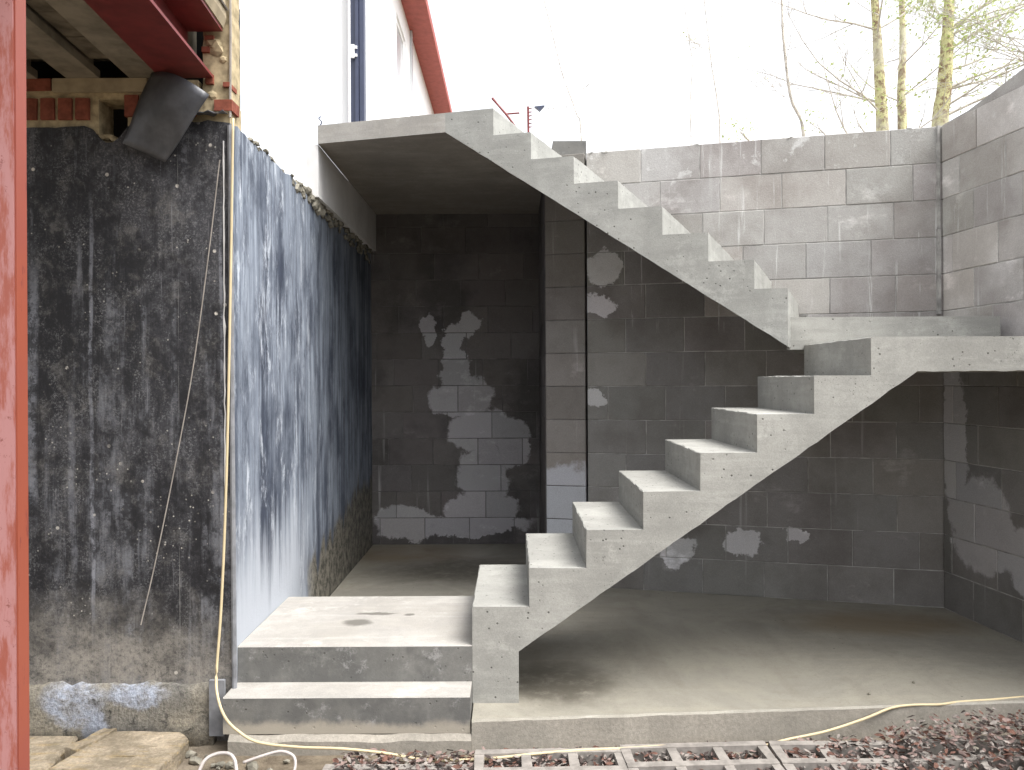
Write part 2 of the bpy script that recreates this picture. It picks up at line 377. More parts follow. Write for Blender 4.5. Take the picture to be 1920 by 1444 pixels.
# geometry of the back wall: Y = WA + WB*X
WA, WB = 5.919, -.255
def wpt(px):
    k = (px-960)/F; X = k*WA/(1-k*WB); return Vector((X, WA+WB*X))
w0, w1 = wpt(1101), wpt(1772)
def sref(px): return (wpt(px)-w0).length
refs = [sref(p) for p in (1550, 1476, 1557, 1514, 1211, 1248, 1322, 1283, 1322, 1171, 1553, 1588, 1548)]
def W(px, py):                                     # point of the back wall seen at a pixel
    p = wpt(px); return at(px, py, p.y)
def patch(px, py, rx, rz, f=W): p = f(px, py); return (p.x, p.y, p.z, rx, .5, rz)
MB = block_mat('back_wall_block', (.215, .208, .20), (.16, .15, .142), light=[patch(1395, 1022, .11, .11), patch(1495, 1003, .09, .05), patch(1272, 1035, .13, .1), patch(1128, 500, .14, .12), patch(1118, 748, .07, .07), patch(1120, 567, .13, .08)])
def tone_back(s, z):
    x = w0.x+s*.969                                  # tone painted paler above the flight, darker below for its shade and damp
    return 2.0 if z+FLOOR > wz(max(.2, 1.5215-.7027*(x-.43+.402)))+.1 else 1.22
back = block_wall('block_wall', w0, w1, 13, refs, .41, MB, 'long grey block wall behind the two stair flights, pale above, darker below with painted shade and damp', tone=tone_back)
# pier, a return in line with the wall
pe = wpt(1100)-Vector((1, WB)).normalized()*.008; ps = wpt(1023)
MP = block_mat('pier_block', (.24, .225, .21), (.18, .165, .15), light=[(*W(1062, 960)[:], .5, .5, .36)], dry=(.42, .43, .47))
pier = block_wall('block_pier', ps, pe, 13, [9], 30, MP, 'narrow single-block pier at the right edge of the dark recess', mortar=MORTAR_D)
# recess return wall (runs away from the camera) and recess back wall
RY = 7.30
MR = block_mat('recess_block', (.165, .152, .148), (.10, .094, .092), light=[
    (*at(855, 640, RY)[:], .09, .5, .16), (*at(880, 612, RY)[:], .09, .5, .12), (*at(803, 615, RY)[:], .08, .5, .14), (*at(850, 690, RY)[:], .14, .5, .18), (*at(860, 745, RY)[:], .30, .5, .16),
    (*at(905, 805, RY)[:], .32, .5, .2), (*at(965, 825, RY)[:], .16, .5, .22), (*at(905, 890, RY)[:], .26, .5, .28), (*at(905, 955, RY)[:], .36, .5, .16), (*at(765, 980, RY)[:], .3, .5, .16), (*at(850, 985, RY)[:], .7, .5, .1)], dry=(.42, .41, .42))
rl, rr = at(704, 900, RY), Vector((ps.x+.005, RY, 0))
block_wall('block_wall', (rl.x-.08, RY), (rr.x+.1, RY), 13, [.12, .27, .0, .2, .33, .02, .25, .1, .3, .05, .22, .1, .3], .41, MR, 'very dark damp block wall at the back of the recess under the top landing', mortar=MORTAR_D)
block_wall('block_wall', (ps.x+.002, RY-.004), (ps.x+.002, ps.y+.12), 13, [.1, .3], .41, MR, 'side wall of the dark recess running back from the narrow pier', mortar=MORTAR_D, T=.02)
# right hand wall
MRt = block_mat('right_wall_block', (.215, .208, .20), (.155, .146, .138), light=[
    (2.84, 4.85, FLOOR+.62, .5, .28, .3), (2.9, 4.4, FLOOR+.45, .5, .3, .22), (2.83, 5.1, FLOOR+1.15, .5, .12, .5)], dry=(.42, .41, .415))
c0 = wpt(1763); c1 = Vector((3.02, 3.2))
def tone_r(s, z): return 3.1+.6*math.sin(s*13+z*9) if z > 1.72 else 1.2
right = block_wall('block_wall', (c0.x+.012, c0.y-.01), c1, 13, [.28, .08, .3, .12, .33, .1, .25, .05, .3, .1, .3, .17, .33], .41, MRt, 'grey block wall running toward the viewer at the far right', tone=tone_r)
# raised last course on the right wall that climbs to the right
ang = math.atan2((c1-c0).y, (c1-c0).x)
bm = bmesh.new()
pr = [(.0, 0), (.25, .012), (.5, .055), (.8, .11), (2.1, .30), (2.1, 0)]
loops(bm, [[(s, y, 13*COURSE+z) for s, z in pr] for y in (.004, .2)])
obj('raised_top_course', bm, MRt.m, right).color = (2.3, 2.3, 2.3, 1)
# mortar snots and ragged bed on top of the back wall
bm = bmesh.new()
for i in range(46):
    s = random.uniform(0, 1.25)**1.0; s = s if i < 30 else random.uniform(0, 2.2)
    chunk(bm, (s, random.uniform(.01, .1), 13*COURSE-.004), random.uniform(.012, .034), i, 1, (1.6, 1, .5))
obj('mortar_lump', bm, MORTAR, back)['kind'] = 'stuff'
# pale vertical sealing strip in the corner
bm = bmesh.new(); a = W(1757, 430); b = W(1758, 592)
box(bm, a.x-.008, a.y-.025, b.z+.01, a.x+.012, a.y+.0, a.z); o = obj('sealing_strip', bm, MORTAR)
tag(o, 'pale vertical mortar strip in the corner where the two block walls meet', 'strip')
bm = bmesh.new(); box(bm, a.x-.004, a.y-.02, a.z+.004, a.x+.012, a.y+.0, FLOOR+13*COURSE-.002); obj('upper_strip', bm, MORTAR, o)
# little hook of wire on the pier
bm = bmesh.new(); q = ps.y-.02; tube(bm, spline([at(1072, 452, q), at(1070, 425, q), at(1077, 402, q)]), .004, 6)
tag(obj('wire_hook', bm, CABLE_W), 'short pale wire hook on the narrow pier just below the upper flight', 'wire')
# concrete pad standing on the wall end above the stair
bm = bmesh.new(); a = at(1036, 268, 5.95); b = at(1098, 268, 5.95)
box(bm, a.x, 5.9, wz(1.642), b.x, 6.1, b.z); tag(obj('coping_block', bm, CONC_P.m), 'small grey block standing on the wall top behind the third upper step', 'block')

# ------------------------------------------------------------------ staircase
stair = empty('concrete_staircase', (-.19, 3.71, FLOOR), label='grey cast concrete staircase with two flights and landings against the block walls', cat='staircase')
SL = Vector((-.19, 3.71, FLOOR))
def prism(poly, ext, ns=14, jit=(), amp=.003, flat=None):
    """poly = front outline as world points; ext(p, t) gives the point at fraction t of the depth"""
    bm = bmesh.new(); L = []
    for k in range(ns+1):
        t = k/ns; ring = []
        for i, p in enumerate(poly):
            q = ext(Vector(p), t)
            if i in jit:
                q = q+Vector((noise.noise(q*16+Vector((i, 0, 0))), 0, noise.noise(q*19+Vector((0, i, 4)))))*amp
            ring.append(q-SL)
        L.append(ring)
    loops(bm, L); return bm
DF, DB = 3.71, 4.56
def ragged(a, b, n=44, amp=.0035):
    a = Vector(a); b = Vector(b); return [a.lerp(b, i/n)+Vector((0, 0, amp*noise.noise(a.lerp(b, i/n)*23)+amp*.8*noise.noise(a.lerp(b, i/n)*60))) for i in range(1, n)]
def extL(p, t): return Vector((p.x, DF+(DB-DF)*t, p.z))
r1 = .1784; run = .2664; X0 = -.191; z0 = -1.0586
X = [X0+run*k for k in range(8)]; Zk = [z0+r1*k for k in range(-1, 8)]     # Zk[0] is the bottom landing level
P = lambda x, z, y=DF: (x, y, wz(z))
ch = .004
wl = [P(X[0], -1.506), P(X[0], Zk[0])]+[P(X[k+1], Zk[k+1]) for k in range(7)]+[P(1.889, .030)]+ragged(P(1.889, .030), P(.025, -1.267))+[P(.025, -1.267), P(.025, -1.506)]
obj('lower_flight', prism(wl, extL), CONC_L.m, stair)
for k in range(7):
    tri = [P(X[k], Zk[k]), P(X[k], Zk[k+1]-ch), P(X[k]+ch, Zk[k+1]), P(X[k+1], Zk[k+1])]
    obj('step', prism(tri, extL, 24, (1, 2), .004), CONC_L.m, stair)
# half landing
hl = [P(X[7], Zk[7]), P(X[7], Zk[8]-ch), P(X[7]+ch, Zk[8]), P(2.98, Zk[8]), P(2.98, .030)]+ragged(P(2.98, .030), P(1.889, .030), 30)+[P(1.889, .030)]
obj('half_landing', prism(hl, extL, 24, (1, 2), .003), CONC_L.m, stair)
# second platform one riser up
bm = bmesh.new(); xa, xb = 1.575, 2.80; yb = DB+.002
tq = (WA+WB*xa-.006-yb)/(1-.42*WB); yc = WA+WB*xb-.006
loops(bm, [[Vector(p)-SL for p in ((xa, yb, z), (xb, yb, z), (xb, yc, z), (xa+.42*tq, yb+tq, z))] for z in (wz(.164), wz(.350))])
obj('platform', bm, CONC_L.m, stair)
# upper flight
UA, UB = 4.78, -.271; RD = .42
XU = [-.105, .12, .37, .62, .863, 1.108, 1.346, 1.5156]; r2 = .1634; ZU = [1.64-r2*k for k in range(9)]
PU = lambda x, z: (x, UA+UB*x, wz(z))
def extU(p, t):
    T = (WA+WB*p.x-.006-p.y)/(1-RD*WB); return Vector((p.x+RD*T*t, p.y+T*t, p.z))
wu = [PU(-.402, 1.5215), PU(-.402, 1.64)]+[PU(XU[k], ZU[k+1]) for k in range(8)]+[PU(1.5156, .174)]+ragged(PU(1.5156, .174), PU(-.402, 1.5215))
obj('upper_flight', prism(wu, extU), CONC_U.m, stair)
for k in range(8):
    xl = -.402 if k == 0 else XU[k-1]
    tri = [PU(xl, ZU[k]), PU(XU[k]-ch, ZU[k]), PU(XU[k], ZU[k]-ch), PU(XU[k], ZU[k+1])]
    obj('step', prism(tri, extU, 24, (1, 2), .004), CONC_U.m, stair)
# top landing slab with darker underside
bm = bmesh.new(); e0 = extU(Vector(PU(-.402, 1.6)), 1)
fp = [(-1.240, UA+UB*-1.240), (-.402, UA+UB*-.402), (e0.x, e0.y), (.36, WA+WB*.36-.006), (.36, RY+.1), (-1.240, RY+.1)]
loops(bm, [[Vector((x, y, z))-SL for x, y in fp] for z in (wz(1.5215), wz(1.64))])
bm.normal_update()
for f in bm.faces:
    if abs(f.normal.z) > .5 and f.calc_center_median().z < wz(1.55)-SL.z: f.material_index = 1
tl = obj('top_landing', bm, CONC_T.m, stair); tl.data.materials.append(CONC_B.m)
# bottom landing and bottom step
bm = bmesh.new(); box(bm, -1.285+.19, 0, 0, X0+.19-.001, DB-DF, Zk[0]+1.506)
bmesh.ops.bevel(bm, geom=[e for e in bm.edges if all(v.co.y < .001 for v in e.verts) and all(v.co.z > .1 for v in e.verts)], offset=.004, segments=1, affect='EDGES')
bm.normal_update()
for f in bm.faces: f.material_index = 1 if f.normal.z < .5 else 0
o = obj('bottom_landing', bm, CONC_T.m, stair); o.data.materials.append(CONC_P.m)
bm = bmesh.new(); box(bm, -1.289+.19, 3.53-DF, -.06, X0+.19-.002, -.001, -1.404+1.506)
bmesh.ops.bevel(bm, geom=[e for e in bm.edges if all(v.co.y < -.1 for v in e.verts) and all(v.co.z > .05 for v in e.verts)], offset=.004, segments=1, affect='EDGES')
bm.normal_update()
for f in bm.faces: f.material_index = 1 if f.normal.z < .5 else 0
o = obj('bottom_step', bm, CONC_T.m, stair); o.data.materials.append(CONC_P.m)
bm = bmesh.new(); L = []
for i in range(31):
    x = -1.26+i*(1.073/30)+.19; j = .012*noise.noise(Vector((x*6, 2, 0)))
    L.append([Vector((x, 3.505-DF+j*.5, -.16)), Vector((x, 3.505-DF+j, -.085+j)), Vector((x, 3.527-DF, -.062+j)), Vector((x, -.05, -.062)), Vector((x, -.05, -.16))])
loops(bm, L); obj('footing', bm, EDGE, stair)

# ------------------------------------------------------------------ black coated basement wall
bw = empty('basement_wall', (-1.29, 3.65, 0), label='tall bitumen-blackened basement wall with blue-white streaks on its side', cat='wall')
def local(bm, root):
    for v in bm.verts: v.co -= Vector(root.location)
    return bm
BX, BY, BT = -1.288, 3.65, wz(1.19)
bm = bmesh.new(); nx = 60; V = []
def topz(x):                                        # ragged top of the front coat
    t = BT+.022*noise.noise(Vector((x*9, 0, 1)))+.012*noise.noise(Vector((x*40, 0, 1)))
    if -1.93 < x < -1.75: t -= .10*math.sin((x+1.93)/.18*math.pi)**.6
    if x < -1.93: t -= .02
    return t
xs = [BX-i*(2.0/nx) for i in range(nx+1)]; nz = 24
for x in xs:
    zt = topz(x); V.append([bm.verts.new((x, BY+.006*noise.noise(Vector((x*3, 0, k*.4)))+(.004 if k == 0 else 0), zt*k/nz-.02*(k == 0))) for k in range(nz+1)])
for a, b in zip(V, V[1:]):
    for k in range(nz): bm.faces.new((a[k], b[k], b[k+1], a[k+1]))
back_ = [bm.verts.new((x, BY+.25, topz(x))) for x in xs]
for i in range(nx): bm.faces.new((V[i][-1], V[i+1][-1], back_[i+1], back_[i]))
obj('front_face', local(bm, bw), BIT_F, bw)
bm = bmesh.new(); V = []; ny = 74
def topy(y): return BT+.02*noise.noise(Vector((y*7, 3, 1)))+.016*noise.noise(Vector((y*26, 3, 1)))-(.0 if y < 5 else .02)
ys = [BY+i*((RY+.1-BY)/ny) for i in range(ny+1)]
for y in ys:
    zt = topy(y); V.append([bm.verts.new((BX+.004*noise.noise(Vector((y*3, 7, k*.4)))*(0 if k == nz else 1)+.001, y, zt*k/nz)) for k in range(nz+1)])
for a, b in zip(V, V[1:]):
    for k in range(nz): bm.faces.new((a[k+1], b[k+1], b[k], a[k]))
tb = [bm.verts.new((BX-.24, y, topy(y)-.01)) for y in ys]; bb = [bm.verts.new((BX-.24, y, 0)) for y in ys]
fs = []
for i in range(ny):
    fs.append(bm.faces.new((V[i][-1], V[i+1][-1], tb[i+1], tb[i]))); fs.append(bm.faces.new((tb[i], tb[i+1], bb[i+1], bb[i])))
for f in fs: f.material_index = 1
o = obj('side_face', local(bm, bw), BIT_S, bw); o.data.materials.append(MORTAR)

# ragged mortar ridge along the top of the side wall
bm = bmesh.new(); i = 0; y = 3.95
while y < RY-.05:
    i += 1; big = y > 4.6
    chunk(bm, (BX-random.uniform(-.004, .05), y, topy(y)+random.uniform(-.006, .016)), random.uniform(.015, .042 if big else .024), i, 1, (1, 1.7, .8)); y += random.uniform(.018, .05)
for i in range(85):
    y = random.uniform(4.7, 7.25); chunk(bm, (BX+(.012 if y > 5.1 else -.004), y, topy(y)-random.uniform(-.02, .03+.03*(y-4.7))), random.uniform(.014, .05), i+90, 1, (.6, 1.5, 1))
obj('mortar_ridge', local(bm, bw), RUB, bw)['kind'] = 'stuff'
# rounded dark corner bead and its pale drip line
bm = bmesh.new(); tube(bm, spline([(BX+.002, BY-.004, wz(1.17)), (BX+.006, BY-.006, wz(0)), (BX+.012, BY-.006, .05)], 12), .012, 8)
obj('corner_bead', local(bm, bw), PLANK, bw)
bm = bmesh.new(); pts = [(BX-.028+.004*noise.noise(Vector((0, 0, k*.9))), BY-.003, wz(1.1-k*.05)) for k in range(34)]
tube(bm, pts, [.003+.006*max(0, noise.noise(Vector((3, 1, k*.8)))) for k in range(34)], 6)
obj('drip_line', local(bm, bw), WHITEW, bw)
# thick rough footing course at the bottom of the front face
bm = bmesh.new(); L = []
for i in range(81):
    x = BX-.075-i*.022; q = lambda a, b: .028*noise.noise(Vector((x*a, b, 0)))+.014*noise.noise(Vector((x*22, b, 3)))
    L.append([Vector((x, BY+.02, .275+q(7, 1))), Vector((x, BY-.022+q(5, 4)*.6, .262+q(7, 1))), Vector((x, BY-.03+q(5, 2)*.7, .19)), Vector((x, BY-.032+q(5, 7)*.7, .09)), Vector((x, BY-.05+q(5, 3), -.02)), Vector((x, BY+.02, -.02))])
loops(bm, L)
m = M('footing_rough', .95, .15); n = m.noise(16, 8, .82, dist=.3); n2 = m.noise(2.2, 4); f = m.noise(60, 4, .8)
c = m.mix(m.ramp(n2, .35, .65), (.22, .21, .19), (.34, .305, .24)); c = m.mix(m.ramp(n, .5, .68), c, (.045, .043, .04))
c = m.mix(m.math('MULTIPLY', m.blobs([(-2.0, 3.6, .19, .14, .3, .1), (-1.72, 3.6, .22, .13, .3, .05), (-1.9, 3.6, .08, .06, .3, .1)], .08, 8, .3), m.ramp(n, .7, .4)), c, (.42, .46, .55))
c = m.mix(m.ramp(f, .35, .65, .5, 0), c, (.05, .048, .045)); m.col(c); m.bump(m.math('ADD', n, m.math('MULTIPLY', f, .4)), .8, .02)
obj('footing', local(bm, bw), m.m, bw, smooth=True)
bm = bmesh.new()
a, b = at(392, 1276, 3.60), at(421, 1380, 3.60); box(bm, a.x, 3.598, b.z, b.x, 3.618, a.z)
bmesh.ops.bevel(bm, geom=bm.edges[:], offset=.002, segments=1)
tag(obj('board', bm, PLANK), 'short grey board standing upright in the gap beside the bottom step', 'board')

# white rendered wall strip under the left edge of the top landing
bm = bmesh.new(); x = -1.2415
loops(bm, [[(xx, 5.13, wz(1.185)), (xx, RY+.05, wz(1.185)), (xx, RY+.05, wz(1.5213)), (xx, 5.13, wz(1.5213))] for xx in (x-.08, x)])
tag(obj('rendered_wall', bm, WHITEW), 'white rendered wall strip between the black wall and the top landing', 'wall')

# ------------------------------------------------------------------ house edge above the black wall
hw = empty('brick_wall', (-1.29, 3.65, BT), label='red brick wall remnant with yellow mortar above the black basement wall', cat='wall')
bmm = bmesh.new(); box(bmm, -3.3, 3.672, BT-.13, -1.29, 3.84, wz(1.385))
# cut the void: build mortar in pieces round it
bmm.free(); bmm = bmesh.new()
va, vb = at(182, 190, 3.65).x, at(236, 190, 3.65).x
zt, zb = at(200, 184, 3.65).z, BT-.1
box(bmm, -3.3, 3.668, BT-.05, va-.002, 3.84, wz(1.300)); box(bmm, vb, 3.668, BT-.05, -1.30, 3.84, wz(1.300)); box(bmm, -3.3, 3.668, wz(1.3), -1.44, 3.84, wz(1.388))
obj('mortar', local(bmm, hw), MORTAR_Y, hw)
bmm = bmesh.new(); box(bmm, va, 3.80, zb, vb, 3.83, wz(1.31)); obj('void_back', local(bmm, hw), DARK, hw)  # near-black panel paints the shade inside the void
bmm = bmesh.new(); box(bmm, -3.3, 3.845, BT, -1.31, 3.86, wz(1.80)); obj('dark_backing', local(bmm, hw), DARK, hw)  # added sheet blocks daylight; its near-black colour stands for shade in the gaps
bmm = bmesh.new(); box(bmm, va-.02, 3.70, zb-.03, vb+.02, 3.79, zb+.035)
for k in range(9): chunk(bmm, (va-.03+k*.03, 3.69, BT-.075+.02*math.sin(k)), .032, k, 1, (1, .8, .7))
obj('broken_mortar', local(bmm, hw), MORTAR_Y, hw)
def brick_mesh(a, b, c):
    bm = bmesh.new(); box(bm, -a/2, 0, -c/2, a/2, b, c/2); bmesh.ops.bevel(bm, geom=bm.edges[:], offset=.003, segments=1)
    bmesh.ops.recalc_face_normals(bm, faces=bm.faces); me = bpy.data.meshes.new('brick'); bm.to_mesh(me); bm.free(); me.materials.append(BRICK); return me
bs = brick_mesh(.062, .1, .098); bl = brick_mesh(.21, .1, .052)
def lay(me, px, py, Y=3.655):
    p = at(px, py, Y); o = link('brick', me, None, hw); o.location = Vector((p.x, Y+random.uniform(-.003, .003), p.z))-Vector(hw.location)
    o.rotation_euler = (0, random.uniform(-.02, .02), 0)
for px in (-10, 22, 55, 88, 121, 154): lay(bs, px, 204)
lay(bs, 246, 198); lay(bs, 282, 198); lay(bs, 318, 198); lay(bs, 354, 198)
lay(bl, 52, 159); lay(bl, -40, 159)
bm = bmesh.new(); a, b = at(97, 147, 3.645), at(275, 171, 3.645); box(bm, a.x, 3.645, b.z, b.x, 3.70, a.z)
bmesh.ops.bevel(bm, geom=bm.edges[:], offset=.004, segments=1); obj('lintel', local(bm, hw), CREAM, hw)
# brick jamb right of the steel beam: broken ends and thick mortar
jam = empty('brick_jamb', (-1.36, 3.65, BT), label='broken brick jamb with thick yellow mortar at the end of the red steel beam', cat='wall')
bm = bmesh.new(); L = []
for k in range(20):
    z = BT-.02+k*.045; q = .012*noise.noise(Vector((0, 3, k*1.3)))
    L.append([(-1.415+q, 3.665, z), (-1.292+q*.6, 3.665, z), (-1.292+q*.6, 3.80, z), (-1.415+q, 3.80, z)])
L = [[Vector(p)-Vector(jam.location) for p in r] for r in L]; loops(bm, L)
for k in range(22):
    chunk(bm, Vector((random.uniform(-1.40, -1.30), 3.662, BT+random.uniform(.03, .8)))-Vector(jam.location), random.uniform(.018, .04), k, 1, (1.2, .5, 1))
obj('mortar', bm, MORTAR_Y, jam)
bmj = brick_mesh(.10, .1, .06)
for i, (px, py) in enumerate(((418, 197), (392, 148), (385, 92), (424, 158), (392, 70))):
    p = at(px, py, 3.648); o = link('brick', bmj, None, jam); o.location = Vector((p.x, 3.648, p.z))-Vector(jam.location); o.scale = ((.82, .35, .35, .3, .4)[i], 1, (.85, .7, .4, .35, .3)[i])
bm = bmesh.new()
tube(bm, [(-1.288, 3.655, BT+.02), (-1.284, 3.655, BT+.4), (-1.287, 3.655, BT+.9)], .006, 6); obj('edge_cable', local(bm, jam), STRING, jam)
for k in range(5):
    pass
# torn felt on the corner under the jamb
bm = bmesh.new(); V = [[bm.verts.new((-1.50+.022*i, 3.60+.012*noise.noise(Vector((i*.7, j, 0)))+j*.03, BT+.03+.02*noise.noise(Vector((i*.6, j*.5, 3)))+j*.004)) for j in range(5)] for i in range(10)]
for i in range(9):
    for j in range(4): bm.faces.new((V[i][j], V[i+1][j], V[i+1][j+1], V[i][j+1]))
o = obj('torn_felt', bm, SHEET); o.modifiers.new('thick', 'SOLIDIFY').thickness = .004
tag(o, 'crumpled dark felt scrap lying on top of the black wall corner', 'felt scrap')

# ceiling: floor beams with infill blocks, running toward the viewer
ceil = empty('beam_ceiling', (-1.6, 3.65, wz(1.386)), label='floor underside of grey concrete beams and infill blocks at the upper left', cat='ceiling')
dX, dY = -.067, 1.0          # direction of the beams, skewed slightly
def skew(x, y, z): return Vector((x+dX*(y-3.65), y, z))-Vector(ceil.location)
x = -1.597
for k in range(5):
    bm = bmesh.new(); wdt = .15
    L = [[skew(x+a, yy, wz(z)) for a, z in ((0, 1.392), (-wdt, 1.392), (-wdt, 1.43), (-wdt+.03, 1.44), (-wdt+.03, 1.52), (-.03, 1.52), (-.03, 1.44), (0, 1.43))] for yy in (.3, 3.66)]
    loops(bm, L); obj('beam', bm, GREYB, ceil)
    yy = 3.55
    while yy > .4:
        bm = bmesh.new(); loops(bm, [[skew(x-wdt+.028, y2, z) for y2, z in ((yy, wz(1.442)), (yy-.215, wz(1.442)), (yy-.215, wz(1.54)), (yy, wz(1.54)))] if False else [skew(xx, y2, z) for y2, z in ((yy, wz(1.443)), (yy-.218, wz(1.443)), (yy-.218, wz(1.54)), (yy, wz(1.54)))] for xx in (x-wdt-.002, x-wdt-.135)])
        obj('infill_block', bm, BLOCKF, ceil).location = (0, 0, random.uniform(-.004, .004)); yy -= .224
    x -= wdt+.138
bm = bmesh.new(); loops(bm, [[skew(a, yy, wz(z)) for a, z in ((-3.3, 1.545), (-1.5, 1.545), (-1.5, 1.75), (-3.3, 1.75))] for yy in (.3, 3.84)]); obj('floor_slab', bm, GREYB, ceil)
# steel beam
sb = empty('steel_beam', (-1.47, 3.65, wz(1.39)), label='dark red steel I-beam overhead at the upper left', cat='steel beam')
def skb(x, y, z): return Vector((x+dX*(y-3.65), y, z))-Vector(sb.location)
def plate(name, x0, x1, za, zb):
    bm = bmesh.new(); loops(bm, [[skb(a, yy, wz(z)) for a, z in ((x0, za), (x1, za), (x1, zb), (x0, zb))] for yy in (.3, 3.645)])
    bmesh.ops.bevel(bm, geom=bm.edges[:], offset=.002, segments=1); obj(name, bm, RED_STEEL, sb)
plate('bottom_flange', -1.602, -1.362, 1.388, 1.402); plate('web', -1.487, -1.477, 1.402, 1.60); plate('top_flange', -1.602, -1.318, 1.60, 1.614)
# cream edge above the beam
bm = bmesh.new(); loops(bm, [[skb(a, yy, wz(z)) for a, z in ((-1.60, 1.616), (-1.312, 1.616), (-1.300, 1.66), (-1.31, 1.9), (-1.60, 1.9))] for yy in (.3, 3.645)])
o = obj('floor_edge', bm, CREAM, None); o.location = sb.location; tag(o, 'cream floor edge lying on top of the red steel beam', 'floor edge')
bm = bmesh.new(); tube(bm, [skb(-1.296, yy, wz(1.70)) for yy in (.3, 2, 3.645)], .006, 6)
o = obj('edge_wire', bm, STRING); o.location = sb.location; tag(o, 'thin grey wire along the floor edge above the red beam', 'wire')

# hanging sheet
bm = bmesh.new(); a, b, c_, d = at(287, 138, 3.60), at(393, 178, 3.52), at(308, 303, 3.60), at(229, 268, 3.60)
V = []
for i in range(13):
    u = i/12; row = []
    for j in range(13):
        v = j/12; p = a.lerp(b, u).lerp(d.lerp(c_, u), v)
        p = p+Vector((0, -.05*math.sin(u*3.14)*(1-v)-.01*math.sin(v*5), .022*math.sin(u*math.pi)*(1-v)**2-.012*math.sin(v*3.14)*u))
        row.append(bm.verts.new(p))
    V.append(row)
for i in range(12):
    for j in range(12): bm.faces.new((V[i][j], V[i+1][j], V[i+1][j+1], V[i][j+1]))
o = obj('felt_sheet', bm, SHEET, smooth=True); o.modifiers.new('thick', 'SOLIDIFY').thickness = .006
tag(o, 'stiff dark grey sheet hanging askew below the red steel beam', 'sheet')

# red steel column at the left edge
col = empty('steel_column', (-1.35, 2.2, 0), label='red painted steel column with scuffed pink face at the left edge', cat='steel column')
def cbox(name, x0, y0, x1, y1, mat):
    bm = bmesh.new(); box(bm, x0+1.35, y0-2.2, -.05, x1+1.35, y1-2.2, wz(1.387)); bmesh.ops.bevel(bm, geom=bm.edges[:], offset=.003, segments=2)
    obj(name, bm, mat, col)
cbox('front_face', -1.62, 2.195, -1.372, 2.2, COLS)
cbox('side_face', -1.62, 2.201, -1.3675, 2.2485, COLM)

# ------------------------------------------------------------------ behind: white house, post, red fascia
hx = -1.25
house = empty('white_house', (hx, 6.1, up), label='bright white rendered house side wall with red fascia rising behind the top landing', cat='house')
bm = bmesh.new(); ya_, yb_ = 6.12, 15.0; wy0, wy1 = 8.75, 9.5; wz0, wz1 = wz(3.2), wz(4.05)
def hb(bm, y0, z0_, y1, z1_): box(bm, hx-.05, y0, z0_, hx, y1, z1_)
hb(bm, ya_, up, wy0, wz(4.348)); hb(bm, wy1, up, yb_, wz(4.348)); hb(bm, wy0, up, wy1, wz0); hb(bm, wy0, wz1, wy1, wz(4.348))
obj('wall', local(bm, house), WHITEH, house)
bm = bmesh.new(); box(bm, hx-.04, wy0, wz0, hx-.03, wy1, wz1); fr = obj('window', local(bm, house), GLASS, house)
bm = bmesh.new()
for a in ((wy0, wz0, wy0+.05, wz1), (wy1-.05, wz0, wy1, wz1), (wy0+.05, wz0, wy1-.05, wz0+.05), (wy0+.05, wz1-.05, wy1-.05, wz1)):
    box(bm, hx-.045, a[0], a[1], hx-.02, a[2], a[3])
obj('frame', local(bm, house), WHITEH, fr)
bm = bmesh.new(); box(bm, hx-.05, 6.3, wz(4.35), hx+.28, 15.0, wz(4.46)); obj('fascia', local(bm, house), EAVE, house)
bm = bmesh.new(); box(bm, hx+.0, 9.9, up, hx+.03, 9.98, wz(4.348)); obj('downpipe', local(bm, house), GLASS, house)
post = empty('corner_post', (hx+.02, 6.05, up), label='tall dark blue-grey metal post standing behind the top landing', cat='post')
pa, pb = at(659, 150, 6.05).x, at(684, 150, 6.05).x; wd = pb-pa
for i, (a, b, dy) in enumerate(((0, .33, 0), (.37, .62, -.02), (.66, 1, 0))):
    bm = bmesh.new(); box(bm, pa+wd*a, 6.02+dy, up+.1, pa+wd*b, 6.1, wz(4.6)); bmesh.ops.bevel(bm, geom=bm.edges[:], offset=.004, segments=2)
    obj('profile', local(bm, post), PIPE, post)
bm = bmesh.new(); box(bm, pa+.01, 6.06, up+.1, pb-.01, 6.09, wz(4.6)); obj('core', local(bm, post), PIPE, post)
bm = bmesh.new(); q = at(664, 95, 5.98); box(bm, q.x-.025, 5.985, q.z-.05, q.x+.0, 5.999, q.z+.05); box(bm, q.x, 5.985, q.z-.04, q.x+.02, 5.998, q.z-.02); box(bm, q.x, 5.985, q.z+.02, q.x+.02, 5.998, q.z+.04)
obj('clip', local(bm, post), WHITEH, post)

# red trestle on the upper level
tr = empty('red_trestle', at(960, 230, 6.6), label='small dark red metal trestle lying beyond the top steps', cat='trestle')
bm = bmesh.new(); tube(bm, [at(923, 184, 6.6), at(933, 196, 6.6), at(948, 213, 6.6), at(985, 262, 6.6)], [.012, .009, .011, .006], 6); obj('leg', local(bm, tr), RED_STEEL, tr)
bm = bmesh.new(); tube(bm, [at(947, 214, 6.6), at(974, 212, 6.6)], .007, 6); obj('crossbar', local(bm, tr), RED_STEEL, tr)
bm = bmesh.new(); tube(bm, [at(990, 200, 6.6), at(991, 262, 6.6)], .009, 6)
for k in range(6): tube(bm, [at(990, 204+k*7, 6.6), at(997, 203+k*7, 6.6)], .005, 5)
obj('rack', local(bm, tr), RED_STEEL, tr)
bm = bmesh.new(); a, b, c_ = at(1002, 201, 6.6), at(1021, 199, 6.6), at(1012, 209, 6.6)
loops(bm, [[a+Vector((0, y, 0)), b+Vector((0, y, 0)), c_+Vector((0, y, 0))] for y in (-.02, .02)])
obj('bracket', local(bm, tr), PIPE, tr)
